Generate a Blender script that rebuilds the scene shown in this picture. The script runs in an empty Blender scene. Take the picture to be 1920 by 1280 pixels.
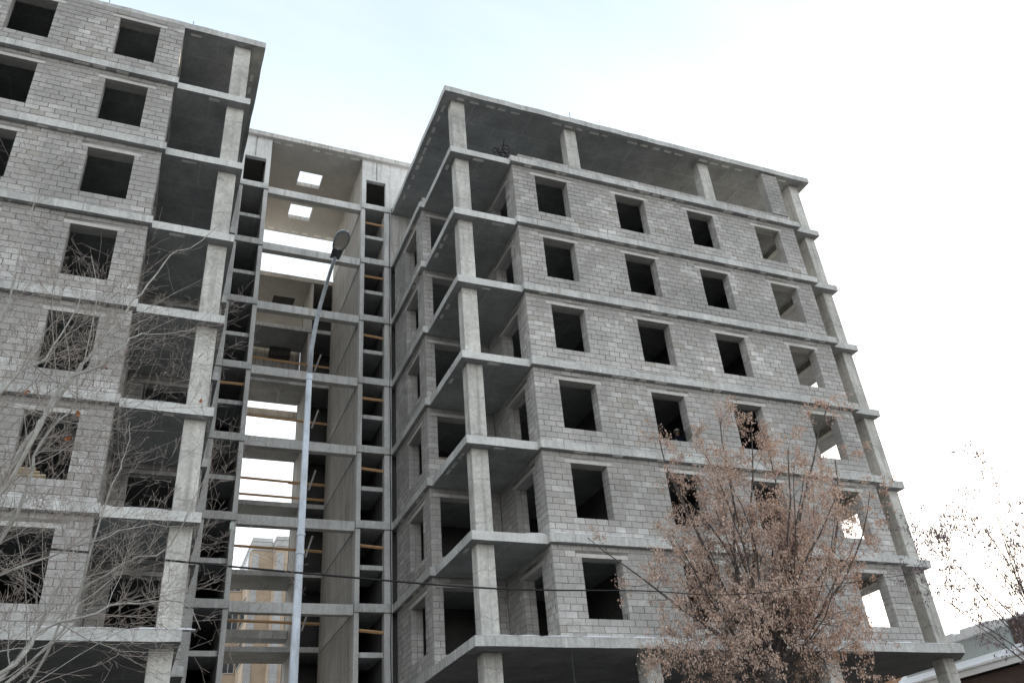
import bpy, bmesh, math, random
from mathutils import Vector, Matrix, noise

random.seed(11)
sc = bpy.context.scene
COL = sc.collection

# ------------------------------------------------------------------ camera
F_PX, YAW, PIT, ROL = 1622.14, 0.43493, 0.55576, -0.091133
CAM = Vector((-8.4596, -22.0856, -2.5182))
fw = Vector((math.sin(YAW)*math.cos(PIT), math.cos(YAW)*math.cos(PIT), math.sin(PIT)))
r0 = Vector((math.cos(YAW), -math.sin(YAW), 0)); u0 = r0.cross(fw)
RT = r0*math.cos(ROL)+u0*math.sin(ROL); UP = -r0*math.sin(ROL)+u0*math.cos(ROL)
cd = bpy.data.cameras.new('camera'); cam = bpy.data.objects.new('camera', cd); COL.objects.link(cam)
cd.sensor_width = 36; cd.lens = F_PX/1920*36; cd.clip_end = 3000; cd.clip_start = 0.1
m = Matrix((RT, UP, -fw)).transposed().to_4x4(); m.translation = CAM
cam.matrix_world = m
sc.camera = cam

# ------------------------------------------------------------------ light
SUN_AZ, SUN_EL = math.radians(58), math.radians(20)      # azimuth from +Y towards +X
w = bpy.data.worlds.new('World'); sc.world = w; w.use_nodes = True
nt = w.node_tree; nt.nodes.clear(); L = nt.links.new
def N(t, **k):
    n = nt.nodes.new(t)
    for a, b in k.items(): setattr(n, a, b)
    return n
sky = N('ShaderNodeTexSky', sky_type='NISHITA'); sky.sun_disc = False
sky.sun_elevation = SUN_EL; sky.sun_rotation = SUN_AZ
sky.air_density = 1.0; sky.dust_density = 2.5; sky.ozone_density = 1.0; sky.altitude = 100
tc = N('ShaderNodeTexCoord')
mp = N('ShaderNodeMapping'); mp.inputs['Rotation'].default_value = (0.5, 0.35, 0.6); mp.inputs['Scale'].default_value = (1.0, 5.0, 2.0)
nz = N('ShaderNodeTexNoise'); nz.inputs['Scale'].default_value = 2.2; nz.inputs['Detail'].default_value = 8; nz.inputs['Roughness'].default_value = 0.6
cr = N('ShaderNodeMapRange'); cr.inputs[1].default_value = 0.42; cr.inputs[2].default_value = 0.75; cr.inputs[3].default_value = 0.0; cr.inputs[4].default_value = 0.6
mx = N('ShaderNodeMix', data_type='RGBA'); mx.blend_type = 'MIX'
# thin high cloud and haze: a pale veil laid over the clear sky, everywhere in it
veil = N('ShaderNodeMix', data_type='RGBA'); veil.inputs[0].default_value = 0.78
sxyz = N('ShaderNodeSeparateXYZ'); L(tc.outputs['Generated'], sxyz.inputs[0])
hz = N('ShaderNodeValToRGB'); he = hz.color_ramp.elements      # winter haze: pale and bright low down, bluer overhead
he[0].position = 0.0; he[0].color = (1.0, 1.0, 1.0, 1); he[1].position = 1.0; he[1].color = (0.34, 0.40, 0.50, 1)
for p_, c_ in ((0.35, (0.86, 0.88, 0.90, 1)), (0.62, (0.60, 0.675, 0.71, 1)), (0.78, (0.41, 0.49, 0.56, 1))):
    q_ = he.new(p_); q_.color = c_
L(sxyz.outputs[2], hz.inputs[0])
hs_ = N('ShaderNodeVectorMath', operation='SCALE'); hs_.inputs['Scale'].default_value = 12.5
L(hz.outputs[0], hs_.inputs[0]); L(hs_.outputs[0], veil.inputs[7])
cl = N('ShaderNodeMath', operation='MULTIPLY'); cl.inputs[1].default_value = 0.25
bg = N('ShaderNodeBackground'); bg.inputs['Strength'].default_value = 0.10
out = N('ShaderNodeOutputWorld')
L(tc.outputs['Generated'], mp.inputs['Vector']); L(mp.outputs[0], nz.inputs['Vector'])
L(nz.outputs['Fac'], cr.inputs[0]); L(cr.outputs[0], cl.inputs[0]); L(sky.outputs[0], veil.inputs[6])
L(veil.outputs[2], mx.inputs[6]); mx.inputs[7].default_value = (8.4, 8.5, 8.7, 1); L(cl.outputs[0], mx.inputs[0])
L(mx.outputs[2], bg.inputs['Color']); L(bg.outputs[0], out.inputs['Surface'])

sd = bpy.data.lights.new('sun', 'SUN'); sd.energy = 3.2; sd.angle = math.radians(0.6); sd.color = (1.0, 0.88, 0.72)
sun = bpy.data.objects.new('sun', sd); COL.objects.link(sun)
sv = Vector((math.sin(SUN_AZ)*math.cos(SUN_EL), math.cos(SUN_AZ)*math.cos(SUN_EL), math.sin(SUN_EL)))
sun.rotation_euler = sv.to_track_quat('Z', 'Y').to_euler()
vs = sc.view_settings; vs.view_transform = 'Standard'; vs.look = 'None'; vs.gamma = 1; vs.use_curve_mapping = False
vs.exposure = 0.86

# ------------------------------------------------------------------ materials
def new_mat(name, rough=0.9):
    mt = bpy.data.materials.new(name); mt.use_nodes = True
    b = mt.node_tree.nodes['Principled BSDF']; b.inputs['Roughness'].default_value = rough
    b.inputs['Specular IOR Level'].default_value = 0.25
    return mt, mt.node_tree, b
def mk(nt):
    def f(t, ins=None, **k):
        n = nt.nodes.new(t)
        for a, b in k.items(): setattr(n, a, b)
        for a, b in (ins or {}).items():
            if isinstance(b, bpy.types.NodeSocket): nt.links.new(b, n.inputs[a])
            else: n.inputs[a].default_value = b
        return n
    return f
def c4(c, s=1.0): return (c[0]*s, c[1]*s, c[2]*s, 1)
def concrete(name, base, var=0.22, streak=0.35, form=False, warm=None, bump=0.25, stain=(0.14, 0.13, 0.12), seam=0.0, lift=0.0):
    mt, t, b = new_mat(name); f = mk(t); ln = t.links.new
    g = f('ShaderNodeNewGeometry'); pos = g.outputs['Position']
    big = f('ShaderNodeTexNoise', {'Vector': pos, 'Scale': 0.7, 'Detail': 6, 'Roughness': 0.65})
    fine = f('ShaderNodeTexNoise', {'Vector': pos, 'Scale': 9.0, 'Detail': 9, 'Roughness': 0.7})
    mpv = f('ShaderNodeMapping', {'Vector': pos, 'Scale': (6.0, 6.0, 0.35)})
    st = f('ShaderNodeTexNoise', {'Vector': mpv.outputs[0], 'Scale': 1.0, 'Detail': 7, 'Roughness': 0.6})
    r1 = f('ShaderNodeMapRange', {0: big.outputs['Fac'], 1: 0.3, 2: 0.7, 3: 1-var, 4: 1+var})
    r2 = f('ShaderNodeMapRange', {0: fine.outputs['Fac'], 1: 0.3, 2: 0.7, 3: 1-var*0.7, 4: 1+var*0.7})
    m1 = f('ShaderNodeMath', {0: r1.outputs[0], 1: r2.outputs[0]}, operation='MULTIPLY')
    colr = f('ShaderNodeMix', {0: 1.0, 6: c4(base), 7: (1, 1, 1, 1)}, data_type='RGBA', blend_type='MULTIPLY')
    comb = f('ShaderNodeCombineXYZ', {0: m1.outputs[0], 1: m1.outputs[0], 2: m1.outputs[0]})
    ln(comb.outputs[0], colr.inputs[7])
    nv = f('ShaderNodeSeparateXYZ', {0: g.outputs['True Normal']})
    na = f('ShaderNodeMath', {0: nv.outputs[2]}, operation='ABSOLUTE')
    vert = f('ShaderNodeMath', {0: 1.0, 1: na.outputs[0]}, operation='SUBTRACT').outputs[0]     # runs and seams form on upright faces
    sr0 = f('ShaderNodeMapRange', {0: st.outputs['Fac'], 1: 0.5, 2: 0.78, 3: 0.0, 4: streak})
    sr = f('ShaderNodeMath', {0: sr0.outputs[0], 1: vert}, operation='MULTIPLY')
    c2 = f('ShaderNodeMix', {0: sr.outputs[0], 6: colr.outputs[2], 7: c4(stain)}, data_type='RGBA')
    last = c2.outputs[2]
    rn = f('ShaderNodeTexNoise', {'Vector': mpv.outputs[0], 'Scale': 0.6, 'Detail': 4, 'Roughness': 0.5, 'Distortion': 0.3})
    rr_ = f('ShaderNodeMapRange', {0: rn.outputs['Fac'], 1: 0.64, 2: 0.78, 3: 0.0, 4: 0.45})
    rr2_ = f('ShaderNodeMath', {0: rr_.outputs[0], 1: vert}, operation='MULTIPLY')
    cr_ = f('ShaderNodeMix', {0: rr2_.outputs[0], 6: last, 7: (0.30, 0.20, 0.12, 1)}, data_type='RGBA'); last = cr_.outputs[2]
    sp_ = f('ShaderNodeSeparateXYZ', {0: pos})
    def lines(sock, period, wd, amt, prev, darker=(0.12, 0.115, 0.105, 1)):
        dv = f('ShaderNodeMath', {0: sock, 1: 1.0/period}, operation='MULTIPLY')
        fr_ = f('ShaderNodeMath', {0: dv.outputs[0]}, operation='FRACT')
        lt_ = f('ShaderNodeMath', {0: fr_.outputs[0], 1: wd/period}, operation='LESS_THAN')
        am0 = f('ShaderNodeMath', {0: lt_.outputs[0], 1: amt}, operation='MULTIPLY')
        am = f('ShaderNodeMath', {0: am0.outputs[0], 1: vert}, operation='MULTIPLY')
        return f('ShaderNodeMix', {0: am.outputs[0], 6: prev, 7: darker}, data_type='RGBA').outputs[2]
    if seam:
        hx = f('ShaderNodeMath', {0: sp_.outputs[0], 1: sp_.outputs[1]}, operation='ADD')
        last = lines(hx.outputs[0], seam, 0.022, 0.55, last)
    if lift:
        wb_ = f('ShaderNodeMath', {0: sp_.outputs[2], 1: big.outputs['Fac']}, operation='ADD')
        last = lines(wb_.outputs[0], lift, 0.03, 0.4, last)
    # pale lime bloom patches
    lb = f('ShaderNodeTexNoise', {'Vector': pos, 'Scale': 2.6, 'Detail': 5, 'Roughness': 0.7, 'Distortion': 0.6})
    lr = f('ShaderNodeMapRange', {0: lb.outputs['Fac'], 1: 0.58, 2: 0.75, 3: 0.0, 4: 0.4})
    c3 = f('ShaderNodeMix', {0: lr.outputs[0], 6: last, 7: c4(base, 1.35)}, data_type='RGBA'); last = c3.outputs[2]
    if form:  # plywood shuttering seams
        br = f('ShaderNodeTexBrick', {'Vector': pos, 'Scale': 1.0, 'Mortar Size': 0.045, 'Mortar Smooth': 0.8, 'Brick Width': 2.44, 'Row Height': 1.22, 'Color1': (0, 0, 0, 1), 'Color2': (0.25, 0.25, 0.25, 1), 'Mortar': (1, 1, 1, 1)})
        bm_ = f('ShaderNodeMath', {0: br.outputs['Color'], 1: 0.22}, operation='MULTIPLY')
        c5 = f('ShaderNodeMix', {0: bm_.outputs[0], 6: last, 7: c4(base, 2.0)}, data_type='RGBA'); last = c5.outputs[2]
    if form:  # slab undersides and tops: shade put into the colour, edges left paler
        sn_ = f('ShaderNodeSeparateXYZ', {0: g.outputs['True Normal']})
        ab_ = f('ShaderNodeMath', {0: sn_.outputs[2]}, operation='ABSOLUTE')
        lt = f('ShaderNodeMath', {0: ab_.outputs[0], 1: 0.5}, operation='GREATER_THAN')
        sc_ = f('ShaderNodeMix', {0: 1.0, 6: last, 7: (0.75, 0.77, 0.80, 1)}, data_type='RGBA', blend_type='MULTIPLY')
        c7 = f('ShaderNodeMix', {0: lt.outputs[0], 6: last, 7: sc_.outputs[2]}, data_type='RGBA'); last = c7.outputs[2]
    if warm:
        c6 = f('ShaderNodeMix', {0: 0.5, 6: last, 7: c4(warm)}, data_type='RGBA'); last = c6.outputs[2]
    ln(last, b.inputs['Base Color'])
    pits = f('ShaderNodeTexVoronoi', {'Vector': pos, 'Scale': 14.0})
    pr_ = f('ShaderNodeMapRange', {0: pits.outputs['Distance'], 1: 0.0, 2: 0.16, 3: 0.0, 4: 1.0})
    ad = f('ShaderNodeMath', {0: fine.outputs['Fac'], 1: pr_.outputs[0]}, operation='ADD')
    bp = f('ShaderNodeBump', {'Height': ad.outputs[0], 'Strength': bump, 'Distance': 0.02})
    ln(bp.outputs[0], b.inputs['Normal'])
    return mt
def slurry(f, pos):
    """mortar wiped over the face of the masonry: same mask and colour on blocks and joints, so the joints drown in it"""
    n = f('ShaderNodeTexNoise', {'Vector': pos, 'Scale': 0.85, 'Detail': 6, 'Roughness': 0.62, 'Distortion': 0.5})
    s = f('ShaderNodeSeparateXYZ', {0: pos})
    z = f('ShaderNodeMath', {0: s.outputs[2], 1: 1/3.0}, operation='MULTIPLY')
    z = f('ShaderNodeMath', {0: z.outputs[0]}, operation='FRACT')
    z = f('ShaderNodeMath', {0: z.outputs[0], 1: 0.5}, operation='SUBTRACT')
    z = f('ShaderNodeMath', {0: z.outputs[0], 1: 0.22, 2: n.outputs['Fac']}, operation='MULTIPLY_ADD')
    r = f('ShaderNodeMapRange', {0: z.outputs[0], 1: 0.50, 2: 0.61, 3: 0.0, 4: 0.85})
    n2 = f('ShaderNodeTexNoise', {'Vector': pos, 'Scale': 5.0, 'Detail': 7, 'Roughness': 0.7})
    c = f('ShaderNodeMix', {0: n2.outputs['Fac'], 6: (0.25, 0.235, 0.215, 1), 7: (0.44, 0.43, 0.41, 1)}, data_type='RGBA')
    return r.outputs[0], c.outputs[2]
def mortar_material():
    mt, t, b = new_mat('mortar', 0.95); f = mk(t); pos = f('ShaderNodeNewGeometry').outputs['Position']
    n = f('ShaderNodeTexNoise', {'Vector': pos, 'Scale': 4.0, 'Detail': 6, 'Roughness': 0.65})
    c = f('ShaderNodeMix', {0: n.outputs['Fac'], 6: (0.07, 0.065, 0.055, 1), 7: (0.30, 0.28, 0.25, 1)}, data_type='RGBA')
    mk_, mc_ = slurry(f, pos)
    c2 = f('ShaderNodeMix', {0: mk_, 6: c.outputs[2], 7: mc_}, data_type='RGBA')
    t.links.new(c2.outputs[2], b.inputs['Base Color']); return mt
def block_material(name, cols, patch=(0.2, 0.19, 0.18)):
    mt, t, b = new_mat(name, 0.95); f = mk(t); ln = t.links.new
    g = f('ShaderNodeNewGeometry'); oi = f('ShaderNodeObjectInfo'); pos = g.outputs['Position']
    s = f('ShaderNodeMath', {0: g.outputs['Random Per Island'], 1: oi.outputs['Random']}, operation='ADD')
    fr = f('ShaderNodeMath', {0: s.outputs[0]}, operation='FRACT')
    rp = f('ShaderNodeValToRGB', {0: fr.outputs[0]}); e = rp.color_ramp.elements
    cols = [(c[0]*1.03, c[1], c[2]*0.955) for c in cols]
    e[0].position = 0; e[0].color = c4(cols[0]); e[1].position = 1; e[1].color = c4(cols[-1])
    for i, c in enumerate(cols[1:-1]):
        x = e.new((i+1)/(len(cols)-1)); x.color = c4(c)
    big = f('ShaderNodeTexNoise', {'Vector': pos, 'Scale': 0.55, 'Detail': 5, 'Roughness': 0.6, 'Distortion': 0.4})
    fine = f('ShaderNodeTexNoise', {'Vector': pos, 'Scale': 22, 'Detail': 8, 'Roughness': 0.75})
    br = f('ShaderNodeMapRange', {0: big.outputs['Fac'], 1: 0.38, 2: 0.62, 3: 0.0, 4: 0.85})
    c1 = f('ShaderNodeMix', {0: br.outputs[0], 6: rp.outputs[0], 7: c4(patch)}, data_type='RGBA')
    vb = f('ShaderNodeTexNoise', {'Vector': pos, 'Scale': 0.21, 'Detail': 3, 'Roughness': 0.5})
    vbr = f('ShaderNodeMapRange', {0: vb.outputs['Fac'], 1: 0.35, 2: 0.65, 3: 0.80, 4: 1.15})
    fr1 = f('ShaderNodeMapRange', {0: fine.outputs['Fac'], 1: 0.3, 2: 0.7, 3: 0.78, 4: 1.18})
    fr2 = f('ShaderNodeMath', {0: fr1.outputs[0], 1: vbr.outputs[0]}, operation='MULTIPLY')
    cb = f('ShaderNodeCombineXYZ', {0: fr2.outputs[0], 1: fr2.outputs[0], 2: fr2.outputs[0]})
    c2 = f('ShaderNodeMix', {0: 1.0, 6: c1.outputs[2], 7: cb.outputs[0]}, data_type='RGBA', blend_type='MULTIPLY')
    # smeared mortar
    sm = f('ShaderNodeTexNoise', {'Vector': pos, 'Scale': 3.2, 'Detail': 7, 'Roughness': 0.72, 'Distortion': 1.2})
    smr = f('ShaderNodeMapRange', {0: sm.outputs['Fac'], 1: 0.54, 2: 0.64, 3: 0.0, 4: 0.6})
    c3 = f('ShaderNodeMix', {0: smr.outputs[0], 6: c2.outputs[2], 7: (0.345, 0.33, 0.305, 1)}, data_type='RGBA')
    mk_, mc_ = slurry(f, pos)
    c4_ = f('ShaderNodeMix', {0: mk_, 6: c3.outputs[2], 7: mc_}, data_type='RGBA')
    ln(c4_.outputs[2], b.inputs['Base Color'])
    bp = f('ShaderNodeBump', {'Height': fine.outputs['Fac'], 'Strength': 0.5, 'Distance': 0.02})
    ln(bp.outputs[0], b.inputs['Normal'])
    return mt
def simple(name, base, rough=0.8, var=0.2, scale=8, metal=0.0, bump=0.15, stretch=(1, 1, 1), rand=0.0):
    mt, t, b = new_mat(name, rough); f = mk(t); ln = t.links.new
    g = f('ShaderNodeNewGeometry')
    mp_ = f('ShaderNodeMapping', {'Vector': g.outputs['Position'], 'Scale': stretch})
    n = f('ShaderNodeTexNoise', {'Vector': mp_.outputs[0], 'Scale': scale, 'Detail': 6, 'Roughness': 0.65})
    r = f('ShaderNodeMapRange', {0: n.outputs['Fac'], 1: 0.3, 2: 0.7, 3: 1-var, 4: 1+var})
    v = r.outputs[0]
    if rand:
        rr = f('ShaderNodeMapRange', {0: g.outputs['Random Per Island'], 1: 0, 2: 1, 3: 1-rand, 4: 1+rand})
        v = f('ShaderNodeMath', {0: v, 1: rr.outputs[0]}, operation='MULTIPLY').outputs[0]
    cb = f('ShaderNodeCombineXYZ', {0: v, 1: v, 2: v})
    c = f('ShaderNodeMix', {0: 1.0, 6: c4(base), 7: cb.outputs[0]}, data_type='RGBA', blend_type='MULTIPLY')
    ln(c.outputs[2], b.inputs['Base Color']); b.inputs['Metallic'].default_value = metal
    if bump:
        bp = f('ShaderNodeBump', {'Height': n.outputs['Fac'], 'Strength': bump, 'Distance': 0.02}); ln(bp.outputs[0], b.inputs['Normal'])
    return mt
def brick_mat(name, c1, c2, mortar, wdt=0.26, hgt=0.085):
    mt, t, b = new_mat(name, 0.9); f = mk(t); ln = t.links.new
    g = f('ShaderNodeNewGeometry'); sx = f('ShaderNodeSeparateXYZ', {0: g.outputs['Position']})
    hor = f('ShaderNodeMath', {0: sx.outputs[0], 1: sx.outputs[1]}, operation='ADD')
    cb = f('ShaderNodeCombineXYZ', {0: hor.outputs[0], 1: sx.outputs[2], 2: 0.0})
    br = f('ShaderNodeTexBrick', {'Vector': cb.outputs[0], 'Scale': 1.0, 'Brick Width': wdt, 'Row Height': hgt, 'Mortar Size': 0.011, 'Color1': c4(c1), 'Color2': c4(c2), 'Mortar': c4(mortar)})
    n = f('ShaderNodeTexNoise', {'Vector': g.outputs['Position'], 'Scale': 0.8, 'Detail': 6})
    r = f('ShaderNodeMapRange', {0: n.outputs['Fac'], 1: 0.3, 2: 0.7, 3: 0.85, 4: 1.12})
    c = f('ShaderNodeCombineXYZ', {0: r.outputs[0], 1: r.outputs[0], 2: r.outputs[0]})
    mm = f('ShaderNodeMix', {0: 1.0, 6: br.outputs['Color'], 7: c.outputs[0]}, data_type='RGBA', blend_type='MULTIPLY')
    ln(mm.outputs[2], b.inputs['Base Color'])
    return mt

M = {}
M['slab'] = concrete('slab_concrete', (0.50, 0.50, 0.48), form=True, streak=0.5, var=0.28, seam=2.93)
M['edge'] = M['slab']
M['column'] = concrete('column_concrete', (0.54, 0.53, 0.49), streak=0.6, var=0.3, bump=0.4, lift=1.37)
M['core'] = concrete('core_concrete', (0.58, 0.575, 0.555), streak=0.55, var=0.18)
M['corewall'] = concrete('core_wall_concrete', (0.52, 0.50, 0.465), streak=0.9, var=0.14, seam=0.61, lift=1.5)
M['inner'] = concrete('inner_wall', (0.10, 0.097, 0.093), streak=0.3)  # concrete of the interiors, with their shade put into its base colour
M['lintel'] = concrete('lintel_concrete', (0.54, 0.53, 0.50), streak=0.2, var=0.15)
M['mortar'] = mortar_material()
M['block'] = block_material('concrete_block', [(0.38, 0.37, 0.36), (0.52, 0.52, 0.52), (0.44, 0.43, 0.42), (0.66, 0.665, 0.67), (0.50, 0.49, 0.48), (0.36, 0.345, 0.32), (0.60, 0.60, 0.605), (0.42, 0.41, 0.40)], patch=(0.37, 0.36, 0.345))
M['snow'] = simple('snow', (0.85, 0.87, 0.9), 0.7, 0.05, 4)
M['timber'] = simple('timber', (0.62, 0.38, 0.20), 0.7, 0.25, 5, stretch=(1, 6, 6))
M['pale_wood'] = simple('pale_wood', (0.45, 0.36, 0.24), 0.8, 0.3, 5)
M['foam'] = simple('insert_foam', (0.8, 0.79, 0.75), 0.9, 0.2, 3)
M['steel'] = simple('galvanised_steel', (0.44, 0.48, 0.53), 0.5, 0.25, 6, metal=0.3, stretch=(1, 1, 0.4))
M['dark_steel'] = simple('dark_steel', (0.10, 0.11, 0.12), 0.5, 0.2, 9, metal=0.4)
M['arm_steel'] = simple('weathered_steel', (0.25, 0.27, 0.29), 0.5, 0.25, 9, metal=0.25)
M['black'] = simple('black_rubber', (0.015, 0.015, 0.017), 0.6, 0.2, 9)
M['bark_grey'] = simple('grey_bark', (0.34, 0.33, 0.30), 0.9, 0.3, 14, stretch=(1, 1, 0.5))
M['twig'] = simple('twig_bark', (0.29, 0.25, 0.22), 0.9, 0.3, 14)
M['bark_dark'] = simple('dark_bark', (0.10, 0.085, 0.078), 0.95, 0.35, 12)
M['ground'] = simple('trodden_ground', (0.075, 0.07, 0.065), 0.95, 0.35, 0.6)
M['asphalt'] = simple('asphalt', (0.05, 0.05, 0.052), 0.9, 0.25, 3)

# ------------------------------------------------------------------ mesh helpers
class MB:
    def __init__(s): s.v = []; s.f = []
    def box(s, a, b):
        x0, x1 = sorted((a[0], b[0])); y0, y1 = sorted((a[1], b[1])); z0, z1 = sorted((a[2], b[2]))
        n = len(s.v)
        s.v += [(x0,y0,z0),(x1,y0,z0),(x1,y1,z0),(x0,y1,z0),(x0,y0,z1),(x1,y0,z1),(x1,y1,z1),(x0,y1,z1)]
        s.f += [(n,n+3,n+2,n+1),(n+4,n+5,n+6,n+7),(n,n+1,n+5,n+4),(n+1,n+2,n+6,n+5),(n+2,n+3,n+7,n+6),(n+3,n,n+4,n+7)]
        return s
    def prism(s, poly, z0, z1, jit=0.0, step=0.0):
        pts = []
        for i, p in enumerate(poly):
            q = poly[(i+1) % len(poly)]; d = math.dist(p, q); k = max(1, int(d/step)) if step and d < 40 else 1
            for j in range(k):
                t = j/k; x, y = p[0]+(q[0]-p[0])*t, p[1]+(q[1]-p[1])*t
                if j: x += random.uniform(-jit, jit); y += random.uniform(-jit, jit)
                pts.append((x, y))
        area = sum(pts[i][0]*pts[(i+1)%len(pts)][1]-pts[(i+1)%len(pts)][0]*pts[i][1] for i in range(len(pts)))
        if area < 0: pts.reverse()
        n = len(s.v); k = len(pts)
        zb = [random.uniform(-jit, jit) for _ in pts]; zt = [random.uniform(-jit, jit)*0.6 for _ in pts]
        s.v += [(x, y, z0+zb[i]) for i, (x, y) in enumerate(pts)] + [(x, y, z1+zt[i]) for i, (x, y) in enumerate(pts)]
        s.f.append(tuple(range(n+k-1, n-1, -1))); s.f.append(tuple(range(n+k, n+2*k)))
        for i in range(k):
            j = (i+1) % k; s.f.append((n+i, n+j, n+k+j, n+k+i))
        return s
    def tube(s, pts, rad, sides=6, cap=True):
        pts = [Vector(p) for p in pts]; n0 = len(s.v)
        prev = None
        for i, p in enumerate(pts):
            d = (pts[min(i+1, len(pts)-1)]-pts[max(i-1, 0)])
            d = d.normalized() if d.length > 1e-9 else Vector((0, 0, 1))
            a = prev if prev is not None else (Vector((1, 0, 0)) if abs(d.x) < 0.8 else Vector((0, 1, 0)))
            a = (a-d*a.dot(d)); a = a.normalized() if a.length > 1e-6 else d.orthogonal().normalized()
            prev = a; b = d.cross(a); r = rad[i] if hasattr(rad, '__len__') else rad
            for k in range(sides):
                th = 2*math.pi*k/sides; s.v.append(tuple(p+(a*math.cos(th)+b*math.sin(th))*r))
        for i in range(len(pts)-1):
            for k in range(sides):
                a0 = n0+i*sides+k; a1 = n0+i*sides+(k+1) % sides
                s.f.append((a0, a1, a1+sides, a0+sides))
        if cap:
            s.f.append(tuple(range(n0+sides-1, n0-1, -1)))
            e = n0+(len(pts)-1)*sides; s.f.append(tuple(range(e, e+sides)))
        return s
    def build(s, name, mat, parent=None, smooth=False):
        me = bpy.data.meshes.new(name); me.from_pydata(s.v, [], s.f); me.materials.append(mat)
        if smooth:
            for p in me.polygons: p.use_smooth = True
        o = bpy.data.objects.new(name, me); COL.objects.link(o)
        if parent: o.parent = parent
        return o
def bevel(o, wd=0.01, seg=1):
    bm = bmesh.new(); bm.from_mesh(o.data)
    bmesh.ops.bevel(bm, geom=[e for e in bm.edges], offset=wd, segments=seg, affect='EDGES', clamp_overlap=True)
    bm.to_mesh(o.data); bm.free(); return o
def empty(name, loc=(0, 0, 0)):
    o = bpy.data.objects.new(name, None); o.location = loc; o.empty_display_size = 0.3; COL.objects.link(o); return o
def tag(o, label=None, cat=None, group=None, kind=None):
    if label: o['label'] = label
    if cat: o['category'] = cat
    if group: o['group'] = group
    if kind: o['kind'] = kind
    return o
def proj(p):
    q = Vector(p)-CAM; c = q.dot(fw)
    if c <= 0: return None
    return 960+F_PX*q.dot(RT)/c, 640-F_PX*q.dot(UP)/c, c

# ------------------------------------------------------------------ setting
GZ = -4.1
g = MB(); g.box((-900, -900, GZ-0.5), (900, 900, GZ)); tag(g.build('ground', M['ground']), kind='structure')
g = MB(); g.box((-200, -34, GZ), (200, -25.5, GZ+0.004)); tag(g.build('road', M['asphalt']), kind='structure')
g = MB(); g.box((-200, -25.5, GZ), (200, -19, GZ+0.13)); tag(g.build('pavement', M['ground']), kind='structure')

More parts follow.
